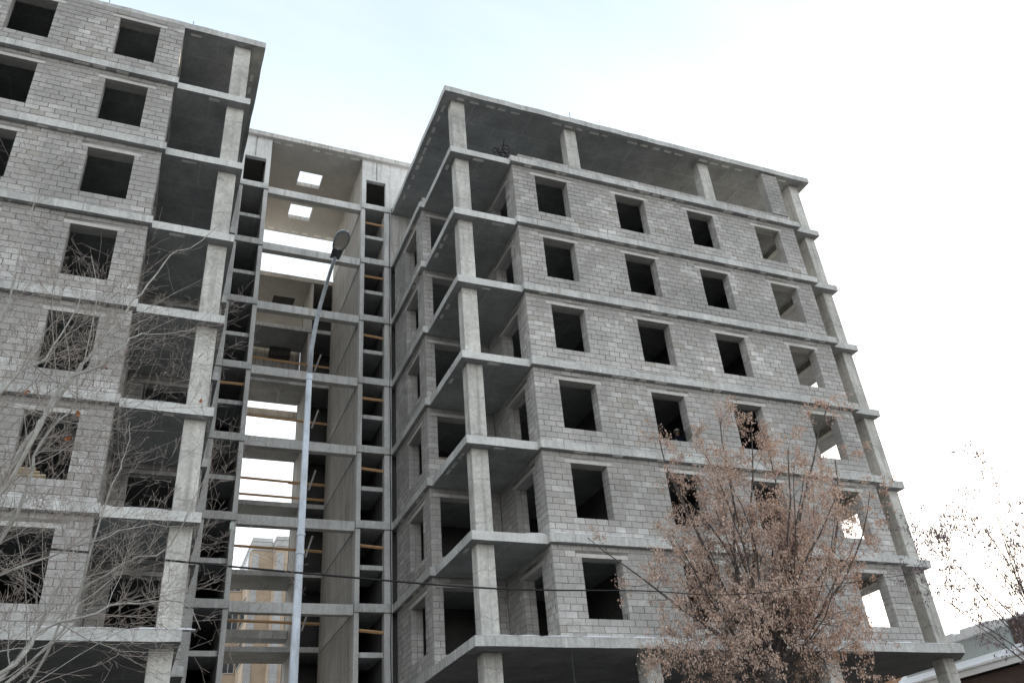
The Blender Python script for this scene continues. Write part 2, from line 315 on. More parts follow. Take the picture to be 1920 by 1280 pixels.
# ------------------------------------------------------------------ unfinished building
B = empty('unfinished_building', (0, 0, 0))
tag(B, 'unfinished grey concrete and block building, empty window openings, two wings round open stair core', 'building')
AX = -7.26                       # the two wings mirror each other: x -> AX - x
def Z(k): return 3.0*k + (0.084 if k == 8 else 0)
blocks = []                      # (centre, size, facing axis) of every block
C = 0.1972                       # course height
def wall(axis, face, sgn, u0, u1, z0, z1, opens, thick=0.4, mir=False, skip=()):
    """Block wall. axis 'x': runs along x, outer face at y=face, body towards +y*sgn. axis 'y': runs along y, outer face at x=face."""
    def put(a, b, c0, c1, d0, d1, lst):      # a..b along the wall, c0..c1 height, d0..d1 depth from the outer face
        if axis == 'x': p, q = (a, face+sgn*d0, c0), (b, face+sgn*d1, c1)
        else: p, q = (face+sgn*d0, a, c0), (face+sgn*d1, b, c1)
        if mir: p, q = (AX-p[0], p[1], p[2]), (AX-q[0], q[1], q[2])
        lst.append((p, q))
    core = []
    # mortar body: piers and pieces over and under the openings
    xs = u0+0.012
    for (a, b, c0, c1) in opens:
        put(xs, a-0.012, z0, z1, 0.013, thick-0.013, core)
        if c0 > z0+0.01: put(a-0.012, b+0.012, z0, c0-0.012, 0.0133, thick-0.0133, core)
        if c1 < z1: put(a-0.012, b+0.012, c1+0.135, z1, 0.0133, thick-0.0133, core)
        xs = b+0.012
    put(xs, u1-0.012, z0, z1, 0.013, thick-0.013, core)
    mb = MB()
    for p, q in core: mb.box(p, q)
    o = mb.build('block_wall', M['mortar'], B)
    # lintels
    ex = {o_: (random.uniform(0.15, 0.26), random.uniform(0.15, 0.26)) for o_ in opens}
    for (a, b, c0, c1) in opens:
        l = []; e0, e1 = ex[(a, b, c0, c1)]
        put(a-e0, b+e1, c1, c1+0.125, -0.004, thick*0.48, l); put(a-e0, b+e1, c1, c1+0.125, thick*0.52, thick+0.004, l)
        lm = MB()
        for p, q in l: lm.box(p, q)
        bevel(lm.build('lintel', M['lintel'], B), 0.006)
    row = 0; z = z0+0.006; half = 0.2
    while z < z1-0.06:
        h = min(C-0.011+random.uniform(-0.004, 0.002), z1-0.008-z)
        t = u0 - (half if row % 2 else 0) + random.uniform(-0.012, 0.012)
        segs = [(u0, u1)]
        for (a, b, c0, c1) in opens:
            zc = z+h*0.5
            lo, hi = (a, b) if c0-0.02 < zc < c1 else ((a-ex[(a, b, c0, c1)][0]-0.008, b+ex[(a, b, c0, c1)][1]+0.008) if zc > c1-0.02 and z < c1+0.10 else (None, None))
            if lo is None: continue
            ns = []
            for s0, s1 in segs:
                if hi <= s0 or lo >= s1: ns.append((s0, s1)); continue
                if lo > s0: ns.append((s0, lo))
                if hi < s1: ns.append((hi, s1))
            segs = ns
        for s0, s1 in segs:
            k = math.floor((s0-t)/0.4); x = s0
            while x < s1-0.03:
                k += 1; nx = t+k*0.4+random.uniform(-0.014, 0.014)
                if nx <= x+0.07: continue
                if s1-nx < 0.07: nx = s1
                nx = min(nx, s1)
                g0 = 0.0 if x == s0 else 0.006*random.choice((0.6, 1, 1, 1.6, 2.6)); g1 = 0.0 if nx == s1 else 0.006*random.choice((0.6, 1, 1, 1.6, 2.6))
                cx, cz = (x+nx)/2, z+h/2
                if not any(a < cx < b and c < cz < d for (a, b, c, d) in skip):
                    pr = random.uniform(-0.005, 0.006)+random.choice((0,)*40+(0.008,))
                    l = []
                    edge = x == s0 or nx == s1
                    put(x+g0, nx-g1, z, z+h, -pr, 0.185 if edge else 0.12, l)
                    if edge: put(x+g0, nx-g1, z, z+h, 0.2, thick-0.002, l)
                    for i, (p, q) in enumerate(l): blocks.append((p, q, axis, i))
                x = nx
        z += C; row += 1

WR = [(3.38, 4.72), (6.84, 8.2), (10.22, 11.5), (13.62, 14.92)]
WL = [(3.22, 4.5), (6.42, 7.7), (9.75, 11.05), (13.1, 14.4)]
def mx_(x, mir): return AX-x if mir else x
def bx(mb, x0, x1, y0, y1, z0, z1, mir): return mb.box((mx_(x0, mir), y0, z0), (mx_(x1, mir), y1, z1))

for mir in (False, True):
    wins = WL if mir else WR
    xj = 2.35
    top = 8 if mir else 7
    # floor slabs
    for k in range(1, 8):
        z = Z(k)
        if k == 1:
            poly = [(-0.2 if not mir else 0.15, -0.35), (17.1, -0.35), (17.9, 0.6), (17.9, 17.1), (-0.18, 17.1), (-0.18, 3.34), (-0.2 if not mir else 0.15, 3.34)]
        else:
            poly = [(0, 0), (xj, 0), (xj, -0.22), (16.08, -0.22), (16.08, 0.04), (17.35, 0.04), (17.35, 17.1), (-0.18, 17.1), (-0.18, 3.34), (0, 3.34)]
        poly = [(mx_(x, mir), y) for x, y in poly]
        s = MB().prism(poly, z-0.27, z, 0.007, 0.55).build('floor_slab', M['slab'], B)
        if k < 5 or (mir and k == 5):   # snow lying on the slab edges
            for (a, b, y) in ([(-0.15, 17.0, -0.35)] if k == 1 else [(2.4, 15.9, -0.22), (0.8, 2.3, 0.0)]):
                m_ = MB(); x = a
                while x < b:
                    ln_ = random.uniform(0.25, 1.5); hh = random.uniform(0.022, 0.042)*(1.5 if k < 3 else 0.7 if k < 5 else 0.5)
                    if random.random() < (0.93 if k < 3 else 0.72):
                        nseg = 4; pts = [(x+ln_*i/nseg) for i in range(nseg+1)]
                        n0 = len(m_.v)
                        for i, px in enumerate(pts):
                            hz = hh*(0.35 if i in (0, nseg) else random.uniform(0.85, 1.05)); px = min(px, b)
                            X = mx_(px, mir)
                            m_.v += [(X, y-0.006, z+0.002), (X, y-0.012, z+hz*0.6), (X, y+0.05, z+hz), (X, y+0.16, z+hz*0.8), (X, y+0.17, z+0.002)]
                        for i in range(nseg):
                            for j in range(4):
                                q = n0+i*5+j; m_.f.append((q, q+5, q+6, q+1))
                    x += ln_*random.uniform(0.97, 1.15)
                tag(m_.build('snow_strip', M['snow'], s), kind='stuff')
    # roof slab
    rp = [(-0.15, -0.12), (17.62, -0.12), (17.62, 17.1), (-0.15, 17.1)]
    if mir: rp = [(-0.31, 0.05), (17.5, 0.05), (17.5, 17.1), (-0.31, 17.1)]
    rp = [(mx_(x, mir), y) for x, y in rp]
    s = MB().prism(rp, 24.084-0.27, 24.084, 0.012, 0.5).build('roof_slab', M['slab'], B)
    bx(MB(), 0.2, 17.2, 0.3, 16.8, 24.087, 24.14, mir).build('snow_sheet', M['snow'], s)
    # insert dashes under slab edges
    def dashes(z, pts, prob, st=0.62):
        m_ = MB()
        for (x0, y0, x1, y1) in pts:
            d = math.hypot(x1-x0, y1-y0); t = 0.35; ux, uy = (x1-x0)/d, (y1-y0)/d
            while t < d-0.5:
                if random.random() < prob:
                    l_ = random.uniform(0.25, 0.48); wv = random.uniform(0.04, 0.065)
                    ax, ay, ex, ey = x0+ux*t, y0+uy*t, x0+ux*(t+l_), y0+uy*(t+l_)
                    m_.box((min(ax, ex)-abs(uy)*wv, min(ay, ey)-abs(ux)*wv, z-0.012), (max(ax, ex)+abs(uy)*wv, max(ay, ey)+abs(ux)*wv, z+0.01))
                t += st*random.uniform(0.85, 1.15)
        if m_.v: tag(m_.build('edge_insert', M['foam'], s), kind='stuff')
    if mir: dashes(23.814, [(AX+0.31-0.28, 0.4, AX+0.31-0.28, 7.2), (AX-17, 0.28, AX+0.1, 0.28)], 0.5)
    else: dashes(23.814, [(0.1, 0.14, 17.3, 0.14), (0.08, 0.3, 0.08, 7.2), (17.4, 0.2, 17.4, 5)], 0.85)
    for k in range(2, 8):
        p = [(mx_(2.6, mir), -0.12, mx_(15.8, mir), -0.12)]
        if mir: p = [(p[0][2], -0.12, p[0][0], -0.12)]
        if not mir: p += [(0.16, 0.4, 0.16, 3.1), (0.6, 0.16, 2.2, 0.16), (-0.08, 3.6, -0.08, 7.2)]
        else: p += [(AX-2.2, 0.16, AX-0.3, 0.16), (AX-0.2, 0.5, AX-0.2, 3.2)]
        dashes(Z(k)-0.272, p, 0.42)
    # columns
    cols = [(0.26, 0.8), (5.2, 5.73), (11.75, 12.28), (16.72, 17.22)]
    for k in range(1, 8):
        for i, (a, b) in enumerate(cols):
            if mir and i == 0: a, b = 0.16, 0.72
            if i in (1, 2) and not (k == 7 and not mir): continue
            j = random.uniform(-0.015, 0.015)
            o = bx(MB(), a+j, b+j, 0.3, 0.74 if i < 3 else 0.85, Z(k), Z(k+1)-0.268, mir).build('column', M['column'], B); bevel(o, 0.012)
        for (a, b) in ((16.72, 17.12),):
            bevel(bx(MB(), a, b, 8.4, 8.8, Z(k), Z(k+1)-0.268, mir).build('column', M['column'], B), 0.012)
    for (a, b) in cols:
        for (y0, y1) in ((0.3, 0.78), (6.2, 6.6), (12.0, 12.4)):
            bevel(bx(MB(), a, b, y0, y1, GZ, 2.732, mir).build('column', M['column'], B), 0.012)
    # block walls and interiors
    for k in range(1, top):
        z = Z(k); z1 = Z(k+1)-0.275
        sl, hd = z+3*C-0.02, z+12*C
        sk = ()
        if not mir and k == 3: sk = ((8.2, 8.5, z+0.86, z+1.06), (8.2, 8.44, z+1.06, z+1.2))
        wall('x', -0.05, 1, 2.45, 15.8, z, z1, [(a+random.uniform(-.035, .035), b+random.uniform(-.035, .035), sl+random.uniform(-.015, .015), hd+random.uniform(-.03, .02)) for a, b in wins], mir=mir, skip=sk)
        bs = z+(0.88 if k == 3 and not mir else 0.42)
        wall('x', 3.5, 1, -0.05, 2.44, z, z1, [(0.3, 1.95, bs, z+2.42)], mir=mir)
        wall('y', 2.45, 1, 0.36, 3.49, z, z1, [(0.76, 2.2, z+0.3, z+2.32)], mir=mir)
        if not mir: wall('y', -0.05, 1, 3.91, 7.49, z, z1, [(4.3, 5.84, sl-0.05, z+2.37)])
        m_ = MB()
        if mir:
            bx(m_, -0.05, 0.3, 3.92, 7.49, z, z1, mir)
            bx(m_, 2.9, 15.8, 5.6, 5.8, z, z1, mir)
        else:
            bx(m_, 2.9, 12.6, 5.6, 5.8, z, z1, mir)
        bx(m_, 5.8, 5.95, 0.37, 5.6, z, z1, mir); bx(m_, 9.25, 9.4, 0.37, 5.6, z, z1, mir)
        bx(m_, 12.62, 12.8, 0.37, 6 if not mir else 5.6, z, z1, mir)
        if not mir: bx(m_, 12.8, 15.8, 5.8, 6.0, z, z1, mir); bx(m_, 15.8, 16.02, 2.6, 16.6, z, z1, mir); bx(m_, 15.8, 16.02, 0.37, 1.0, z, z1, mir)
        bx(m_, 0.4, 2.9, 6.9, 7.1, z, z1, mir)
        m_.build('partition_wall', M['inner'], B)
        bx(MB(), 15.79, 16.03, 0.551, 2.748, z1-0.22, z1+0.002, mir).build('beam', M['column'], B)
    m_ = MB()
    for k in range(1, 8): bx(m_, -0.17, 0.1, 7.87, 16.59, Z(k)+0.002, Z(k+1)-0.272, mir)
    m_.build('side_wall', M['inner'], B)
    # rear wall of the wing, unseen, added only for its effect on light
    m_ = MB()
    for k in range(1, 8):
        bx(m_, 0.2, 12.6 if not mir else 17.0, 16.6, 16.8, Z(k), Z(k+1)-0.272, mir)
    bx(m_, 0.2, 12.6, 9.0, 9.2, Z(7), Z(8)-0.272, mir)
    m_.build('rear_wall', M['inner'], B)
    # ground storey
    m_ = MB(); bx(m_, 0.3, 14.5, 5.2, 5.5, GZ, 2.735, mir); m_.build('basement_wall', M['inner'], B)

# open top storey of the right wing: block parapet and block pier
for (a, b, n) in ((2.42, 2.76, 1), (2.77, 15.8, 2)):
    wall('x', 0.0, 1, a, b, 21.0, 21.0+n*C+0.004, [], thick=0.22)
wall('x', -0.02, 1, 14.95, 15.8, 21.0+2*C+0.012, 23.81, [], thick=0.38)
wall('y', 0.0, 1, 3.5, 4.1, 21.0, 21.0+2*C, [], thick=0.22)

# ------------------------------------------------------------------ stair core between the wings
def core_box(name, x0, x1, y0, y1, z0, z1, mat='core', bev=0.01):
    o = MB().box((x0, y0, z0), (x1, y1, z1)).build(name, M[mat], B)
    if bev: bevel(o, bev)
    return o
for mir in (False, True):
    def cb(name, x0, x1, *a, **k):
        return core_box(name, mx_(x0, mir), mx_(x1, mir), *a, **k)
    for k in range(0, 9):
        z0, z1 = (GZ if k == 0 else Z(k)), Z(k+1) if k < 8 else 26.75
        if k < 8:
            cb('column', -1.56, -1.385, 7.56, 7.92, z0, z1-0.302)
            cb('column', -0.5, -0.2, 7.56, 7.86, z0, z1-0.302)
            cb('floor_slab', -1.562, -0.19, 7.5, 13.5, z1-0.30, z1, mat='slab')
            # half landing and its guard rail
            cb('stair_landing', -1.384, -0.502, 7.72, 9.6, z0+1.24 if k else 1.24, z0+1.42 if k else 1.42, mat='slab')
        if k in ((1, 2, 3, 4, 5, 6, 7) if not mir else (4,)):
            zz = z0+2.12
            o = MB().tube([(mx_(-1.40, mir), 7.70, zz+random.uniform(-.02, .02)), (mx_(-0.48, mir), 7.70, zz+random.uniform(-.09, .03))], 0.055, 4).build('guard_board', M['timber'], B)
        # shaft side walls and back
        cb('shaft_wall', -1.54, -1.386, 7.925, 13.74, z0, z1-0.302 if k < 8 else 26.75, mat='corewall', bev=0)
        if k < 8:
            m_ = MB(); bx(m_, -0.5, -0.3, 7.9, 13.4, z0, z1-0.302, mir); bx(m_, -1.38, -0.5, 13.2, 13.4, z0, z1-0.302, mir)
            m_.build('shaft_wall', M['inner'] if k < 7 else M['corewall'], B)  # top bay paler, lower bays darker: light and shade put into the colour
            # sloping stair flight inside the bay
            f_ = MB(); za, zb = z0+1.3 if k else 1.3, z1-0.15
            p0 = (-1.3, 9.6, za); n = len(f_.v)
            f_.v += [(mx_(-1.36, mir), 9.6, za-0.1), (mx_(-0.52, mir), 9.6, za-0.1), (mx_(-0.52, mir), 12.6, zb-0.1), (mx_(-1.36, mir), 12.6, zb-0.1), (mx_(-1.36, mir), 9.6, za+0.1), (mx_(-0.52, mir), 9.6, za+0.1), (mx_(-0.52, mir), 12.6, zb+0.1), (mx_(-1.36, mir), 12.6, zb+0.1)]
            f_.f += [(0,3,2,1),(4,5,6,7),(0,1,5,4),(1,2,6,5),(2,3,7,6),(3,0,4,7)]
            f_.build('stair_flight', M['inner'], B)
        # joint band left by the formwork on the void side of the shaft wall
        if 1 <= k <= 8:
            m_ = MB(); zc = Z(k)
            bx(m_, -1.552, -1.54, 7.95, 13.7, zc-0.30, zc-0.24, mir); bx(m_, -1.548, -1.54, 7.95, 13.7, zc-0.02, zc+0.02, mir)
            m_.build('formwork_joint', M['core'], B)
    # penthouse front wall with its window opening
    m_ = MB()
    for (a, b, c, d) in ((-1.56, -1.37, 24.087, 26.75), (-0.46, 3.2, 24.087, 26.75), (-1.37, -0.46, 25.52, 26.75)):
        bx(m_, a, b, 7.52, 7.72, c, d, mir)
    m_.build('penthouse_wall', M['core'], B)
    bx(MB(), -0.9, -0.86, 7.51, 7.52, 25.6, 26.7, mir).build('wall_joint', M['mortar'], B)
    m_ = MB(); bx(m_, 3.0, 3.2, 7.73, 13.7, 24.15, 26.75, mir); bx(m_, -1.38, 3.0, 13.5, 13.7, 24.15, 26.75, mir)
    m_.build('penthouse_wall', M['corewall'], B)
# concrete wall at the back of the open top storey
core_box('concrete_wall', -0.19, 5.5, 7.62, 7.8, 21.0, 23.812, mat='corewall', bev=0)
# penthouse roof with two hatches
rb = bmesh.new()
xs = [-11.0, -4.17, -3.08, 3.6]; ys = [7.35, 9.17, 10.16, 11.6, 12.68, 13.95]
vg = {}
for zz in (26.75, 26.99):
    for i, x in enumerate(xs):
        for j, y in enumerate(ys): vg[(i, j, zz)] = rb.verts.new((x, y, zz))
hol = {(1, 1), (1, 3)}
for i in range(3):
    for j in range(5):
        if (i, j) in hol: continue
        rb.faces.new([vg[(i, j, 26.75)], vg[(i, j+1, 26.75)], vg[(i+1, j+1, 26.75)], vg[(i+1, j, 26.75)]])
        rb.faces.new([vg[(i, j, 26.99)], vg[(i+1, j, 26.99)], vg[(i+1, j+1, 26.99)], vg[(i, j+1, 26.99)]])
        for (di, dj, p, q) in ((-1, 0, (i, j+1), (i, j)), (1, 0, (i+1, j), (i+1, j+1)), (0, -1, (i, j), (i+1, j)), (0, 1, (i+1, j+1), (i, j+1))):
            ni, nj = i+di, j+dj
            if (ni, nj) in hol or not (0 <= ni < 3 and 0 <= nj < 5):
                rb.faces.new([vg[(*p, 26.75)], vg[(*q, 26.75)], vg[(*q, 26.99)], vg[(*p, 26.99)]])
bmesh.ops.recalc_face_normals(rb, faces=rb.faces)
me = bpy.data.meshes.new('penthouse_roof'); rb.to_mesh(me); rb.free(); me.materials.append(M['corewall'])
proof = bpy.data.objects.new('penthouse_roof', me); COL.objects.link(proof); proof.parent = B
m_ = MB()
for y, pb in ((7.62, 0.9), (13.7, 0.9)):
    x = -8.2
    while x < 2.8:
        if random.random() < pb: m_.box((x, y-0.045, 26.737), (x+random.uniform(0.26, 0.42), y+0.045, 26.76))
        x += 0.62*random.uniform(0.9, 1.1)
tag(m_.build('edge_insert', M['foam'], proof), kind='stuff')
# beams across the void
for k in range(1, 9):
    core_box('beam', -5.685, -1.565, 7.66, 7.96, Z(k)-0.37, Z(k)-0.005)
# gallery slabs deep in the void
for k in range(1, 9):
    if k == 8:
        m_ = MB()
        for (a, b, c, d) in ((-7.05, -4.2, 13.75, 19.6), (-3.1, -0.2, 13.75, 19.6), (-4.2, -3.1, 13.75, 15.35), (-4.2, -3.1, 16.4, 19.6)):
            m_.box((a, c, Z(k)-0.25-0.08), (b, d, Z(k)-0.08))
        m_.build('floor_slab', M['corewall'], B)
    else:
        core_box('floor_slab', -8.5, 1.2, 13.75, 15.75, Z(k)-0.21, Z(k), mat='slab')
    if k in (1, 2, 3, 4, 5, 6):
        MB().tube([(-5.7, 13.72, Z(k)+0.98), (-1.55, 13.72, Z(k)+0.90)], 0.06, 4).build('guard_board', M['timber'], B)
        if k in (1, 4): MB().tube([(-5.7, 13.72, Z(k)+0.24), (-1.55, 13.72, Z(k)+0.20)], 0.055, 4).build('guard_board', M['timber'], B)
        if k == 4: MB().tube([(-3.0, 14.6, Z(k)+1.25), (-1.55, 14.6, Z(k)+1.25)], 0.045, 4).build('guard_board', M['timber'], B)
        MB().tube([(-1.98, 13.66, Z(k)+1.55), (-2.24, 13.66, Z(k)+0.6)], 0.04, 4).build('diagonal_prop', M['core'], B)
        if k > 5: core_box('beam', -5.7, -2.3, 16.8, 17.1, Z(k)-0.35, Z(k), mat='corewall')
    if k < 8:
        core_box('rear_pier', -2.6, -2.45, 13.82, 15.759, Z(k)+0.002, Z(k+1)-0.215, mat='corewall', bev=0); core_box('rear_wall', -2.6, 1.2, 15.76, 15.96, Z(k)-0.02, Z(k+1)-0.1, mat='inner', bev=0); core_box('rear_wall', 1.0, 1.2, 13.75, 15.75, Z(k), Z(k+1)-0.22, mat='inner', bev=0)
core_box('concrete_wall', -5.7, -2.61, 15.97, 16.17, Z(6), Z(7)-0.03, mat='corewall', bev=0)
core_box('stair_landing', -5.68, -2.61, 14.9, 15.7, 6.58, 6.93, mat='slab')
core_box('shaft_box', -4.15, -3.15, 15.5, 15.96, Z(7)-0.62, Z(7)-0.22, mat='inner', bev=0)
core_box('hatch_box', -4.25, -3.05, 15.3, 16.45, Z(8)-0.07, Z(8)+0.9, mat='inner', bev=0)
# drain hose, notice, top floor bits
MB().tube([(-0.28+0.015*math.sin(i*1.7), 7.50, 23.7-i*0.9) for i in range(30)], 0.016, 5).build('drain_hose', M['black'], B)
mt, t_, b_ = new_mat('notice_paper', 0.6); b_.inputs['Base Color'].default_value = (0.72, 0.8, 0.72, 1)
MB().box((-5.91, 7.552, 8.38), (-5.76, 7.558, 8.62)).build('paper_notice', mt, B)
for (x, y, z, h) in ((5.42, 0.05, 24.07, 0.55), (-9.5, 0.2, 24.07, 0.35), (-12.25, 0.2, 24.07, 0.5), (-7.2, 6.5, 24.07, 0.3)):
    MB().tube([(x, y, z), (x+0.02, y, z+h)], 0.012, 5).build('rebar_stub', M['dark_steel'], B)
for i in range(26):   # loose rebar ends and wire under slab edges
    x = random.uniform(2.8, 15.5); k = random.randint(2, 7)
    MB().tube([(x, -0.14, Z(k)-0.26), (x+random.uniform(-.03, .03), -0.15, Z(k)-0.26-random.uniform(0.06, 0.2))], 0.008, 4).build('rebar_stub', M['dark_steel'], B)

for (a, b, c, d) in (((-12.1, 0.12, 6.62), (-10.95, 0.1, 6.70), 0.05, 0), ((-12.2, 0.2, 6.74), (-11.1, 0.14, 6.80), 0.04, 0), ((-11.5, 0.3, 17.6), (-10.7, 0.32, 17.62), 0.03, 0), ((-11.6, 0.15, 6.86), (-11.2, 0.15, 6.88), 0.05, 0)):
    MB().tube([a, b], c, 4).build('wooden_board', M['pale_wood'], B)
# ---- blocks: the 300 that show largest are objects, the rest one mesh
def in_view(p):
    r = proj(p); return r and -10 < r[0] < 1930 and -10 < r[1] < 1290
cand = []
rest = []
for b in blocks:
    p, q, ax, i = b
    c = tuple((p[j]+q[j])/2 for j in range(3))
    full = abs(q[0]-p[0]) > 0.3 if ax == 'x' else abs(q[1]-p[1]) > 0.3
    if ax == 'x' and i == 0 and full and abs(c[1]-0.02) < 0.1 and in_view(c):
        cand.append((proj(c)[2], b))
    else: rest.append(b)
cand.sort(key=lambda t: t[0]); big = [b for _, b in cand[:300]]; rest += [b for _, b in cand[300:]]
def block_geo(mb, p, q, ax):
    """box with its outer face (the lowest y, or the face away from the wall body) softly chamfered"""
    x0, x1 = sorted((p[0], q[0])); y0, y1 = sorted((p[1], q[1])); z0, z1 = sorted((p[2], q[2])); e = 0.006
    n = len(mb.v)
    if ax == 'x':
        mb.v += [(x0,y1,z0),(x1,y1,z0),(x1,y1,z1),(x0,y1,z1),(x0,y0+e,z0),(x1,y0+e,z0),(x1,y0+e,z1),(x0,y0+e,z1),(x0+e,y0,z0+e),(x1-e,y0,z0+e),(x1-e,y0,z1-e),(x0+e,y0,z1-e)]
    else:
        # outer face towards -x (right wing) or +x (mirrored wing): p is the outer corner
        o_, i_ = (p[0], q[0]); s_ = e if i_ > o_ else -e
        mb.v += [(i_,y0,z0),(i_,y1,z0),(i_,y1,z1),(i_,y0,z1),(o_+s_,y0,z0),(o_+s_,y1,z0),(o_+s_,y1,z1),(o_+s_,y0,z1),(o_,y0+e,z0+e),(o_,y1-e,z0+e),(o_,y1-e,z1-e),(o_,y0+e,z1-e)]
    mb.f += [(n,n+1,n+2,n+3),(n+8,n+9,n+10,n+11)]
    for j in range(4):
        k_ = (j+1) % 4
        mb.f += [(n+j,n+k_,n+4+k_,n+4+j),(n+4+j,n+4+k_,n+8+k_,n+8+j)]
mb = MB()
for b in rest: block_geo(mb, b[0], b[1], b[2])
o = mb.build('concrete_blocks', M['block'], B); tag(o, kind='stuff')
bm = bmesh.new(); bm.from_mesh(o.data); bmesh.ops.recalc_face_normals(bm, faces=bm.faces); bm.to_mesh(o.data); bm.free()
ub = MB(); block_geo(ub, (-0.195, 0, -0.093), (0.195, 0.12, 0.093), 'x')
bme = bpy.data.meshes.new('concrete_block'); bme.from_pydata(ub.v, [], ub.f); bme.materials.append(M['block'])
bm = bmesh.new(); bm.from_mesh(bme); bmesh.ops.recalc_face_normals(bm, faces=bm.faces); bm.to_mesh(bme); bm.free()
for (p, q, ax, i) in big:
    x0, x1 = sorted((p[0], q[0])); y0 = min(p[1], q[1]); z0, z1 = sorted((p[2], q[2]))
    o = bpy.data.objects.new('concrete_block', bme); COL.objects.link(o); o.parent = B
    o.location = ((x0+x1)/2, y0, (z0+z1)/2); o.scale = ((x1-x0)/0.39, 1, (z1-z0)/0.186)

# ------------------------------------------------------------------ street lamp
LP = empty('street_lamp', (-6.1, -8.0, GZ))
tag(LP, 'tall galvanised street lamp with dark curved arm in front of the stair core', 'street lamp')
def local(o, par):
    o.data.transform(Matrix.Translation(-Vector(par.location))); return o
px_, py_ = -6.1, -8.0
local(MB().tube([(px_, py_, GZ), (px_, py_, 0.0), (px_, py_, 5.66)], [0.092, 0.072, 0.052], 10).build('pole', M['steel'], LP), LP)
local(MB().tube([(px_, py_, 5.60), (px_, py_, 5.72)], [0.062, 0.062], 10).build('pole_collar', M['steel'], LP), LP)
local(MB().tube([(px_, py_, 2.3), (px_, py_, 2.36)], [0.075, 0.075], 12).build('pole_band', M['steel'], LP), LP)
local(MB().tube([(px_, py_, 2.62), (px_, py_, 2.66)], [0.074, 0.074], 12).build('pole_band', M['steel'], LP), LP)
arm = [(px_, py_, 5.5), (-6.09, -8.0, 6.3), (-6.03, -8.01, 6.85), (-5.97, -8.06, 7.28), (-5.91, -8.2, 7.62), (-5.87, -8.45, 7.86), (-5.85, -8.72, 7.97)]
local(MB().tube(arm, [0.048, 0.046, 0.042, 0.038, 0.036, 0.034, 0.034], 8).build('arm', M['arm_steel'], LP, True), LP)
# head: an oval lantern, built along its own axis and turned into place
HD = Matrix.Translation(Vector((-5.85, -8.68, 7.98))) @ Matrix.Rotation(math.radians(3), 4, 'Z') @ Matrix.Rotation(math.radians(-10), 4, 'X')
def loft(secs, n=20):
    """sections along -y: (y, half width, z top, z bottom)"""
    mb = MB()
    for (y, hw, zt, zb) in secs:
        for i in range(n):
            a = 2*math.pi*i/n; c, s = math.cos(a), math.sin(a)
            mb.v.append((hw*math.copysign(abs(c)**0.8, c), -y, (zt if s > 0 else -zb)*math.copysign(abs(s)**0.8, s)))
    for k in range(len(secs)-1):
        for i in range(n):
            a = k*n+i; b = k*n+(i+1) % n; mb.f.append((a, b, b+n, a+n))
    mb.f.append(tuple(range(n))); mb.f.append(tuple(range(len(secs)*n-1, (len(secs)-1)*n-1, -1)))
    return mb
hs = loft([(-0.05, 0.08, 0.05, 0.05), (0.0, 0.12, 0.07, 0.07), (0.30, 0.135, 0.09, 0.07)]).build('gear_housing', M['arm_steel'], LP, True)
hc = loft([(0.27, 0.13, 0.09, 0.02), (0.40, 0.17, 0.12, 0.012), (0.62, 0.19, 0.13, 0.012), (0.80, 0.165, 0.11, 0.012), (0.90, 0.10, 0.06, 0.01), (0.93, 0.03, 0.02, 0.005)]).build('canopy', M['steel'], LP, True)
mt, t_, b_ = new_mat('lamp_bowl', 0.12); b_.inputs['Base Color'].default_value = (0.8, 0.78, 0.7, 1); b_.inputs['Specular IOR Level'].default_value = 0.6
bw = loft([(0.30, 0.10, 0.0, 0.05), (0.42, 0.145, 0.0, 0.12), (0.62, 0.16, 0.0, 0.14), (0.78, 0.135, 0.0, 0.11), (0.87, 0.07, 0.0, 0.05)]).build('glass_bowl', mt, LP, True)
rm = MB().tube([Vector((0.165*math.cos(a), -0.60-0.31*math.sin(a), -0.012)) for a in [2*math.pi*i/24 for i in range(25)]], 0.010, 5).build('bowl_rim', M['arm_steel'], LP, True)
for o in (hs, hc, bw, rm): o.data.transform(HD @ Matrix.Scale(0.78, 4)); local(o, LP)

# ------------------------------------------------------------------ overhead cables
cable_pts = [(-12.6, -12.6, 1.30), (-9.88, -12.0, 0.93), (-8.81, -12.0, 0.83), (-6.45, -11.7, 0.80), (-3.9, -11.2, 0.87), (-1.45, -10.8, 1.05), (0.8, -10.3, 1.22), (4.37, -10.0, 1.74), (8.32, -10.0, 2.32), (14, -10, 3.3)]
cp = []
for i in range(len(cable_pts)-1):
    p0 = Vector(cable_pts[max(i-1, 0)]); p1 = Vector(cable_pts[i]); p2 = Vector(cable_pts[i+1]); p3 = Vector(cable_pts[min(i+2, len(cable_pts)-1)])
    for j in range(5):
        t = j/5; cp.append(0.5*((2*p1)+(-p0+p2)*t+(2*p0-5*p1+4*p2-p3)*t*t+(-p0+3*p1-3*p2+p3)*t**3))
tag(MB().tube(cp, [0.013-0.007*min(1, max(0, (i-20)/12)) for i in range(len(cp))], 5, True).build('power_cable', M['black']), 'black overhead cable sagging across the front of both wings', 'cable')
tag(MB().tube([(2.68, -0.1, 2.74), (2.70, -0.12, 1.0), (2.66, -0.1, -1.5)], 0.006, 4).build('hanging_wire', M['dark_steel']), 'thin wire hanging down from the lowest slab of the right wing', 'wire')
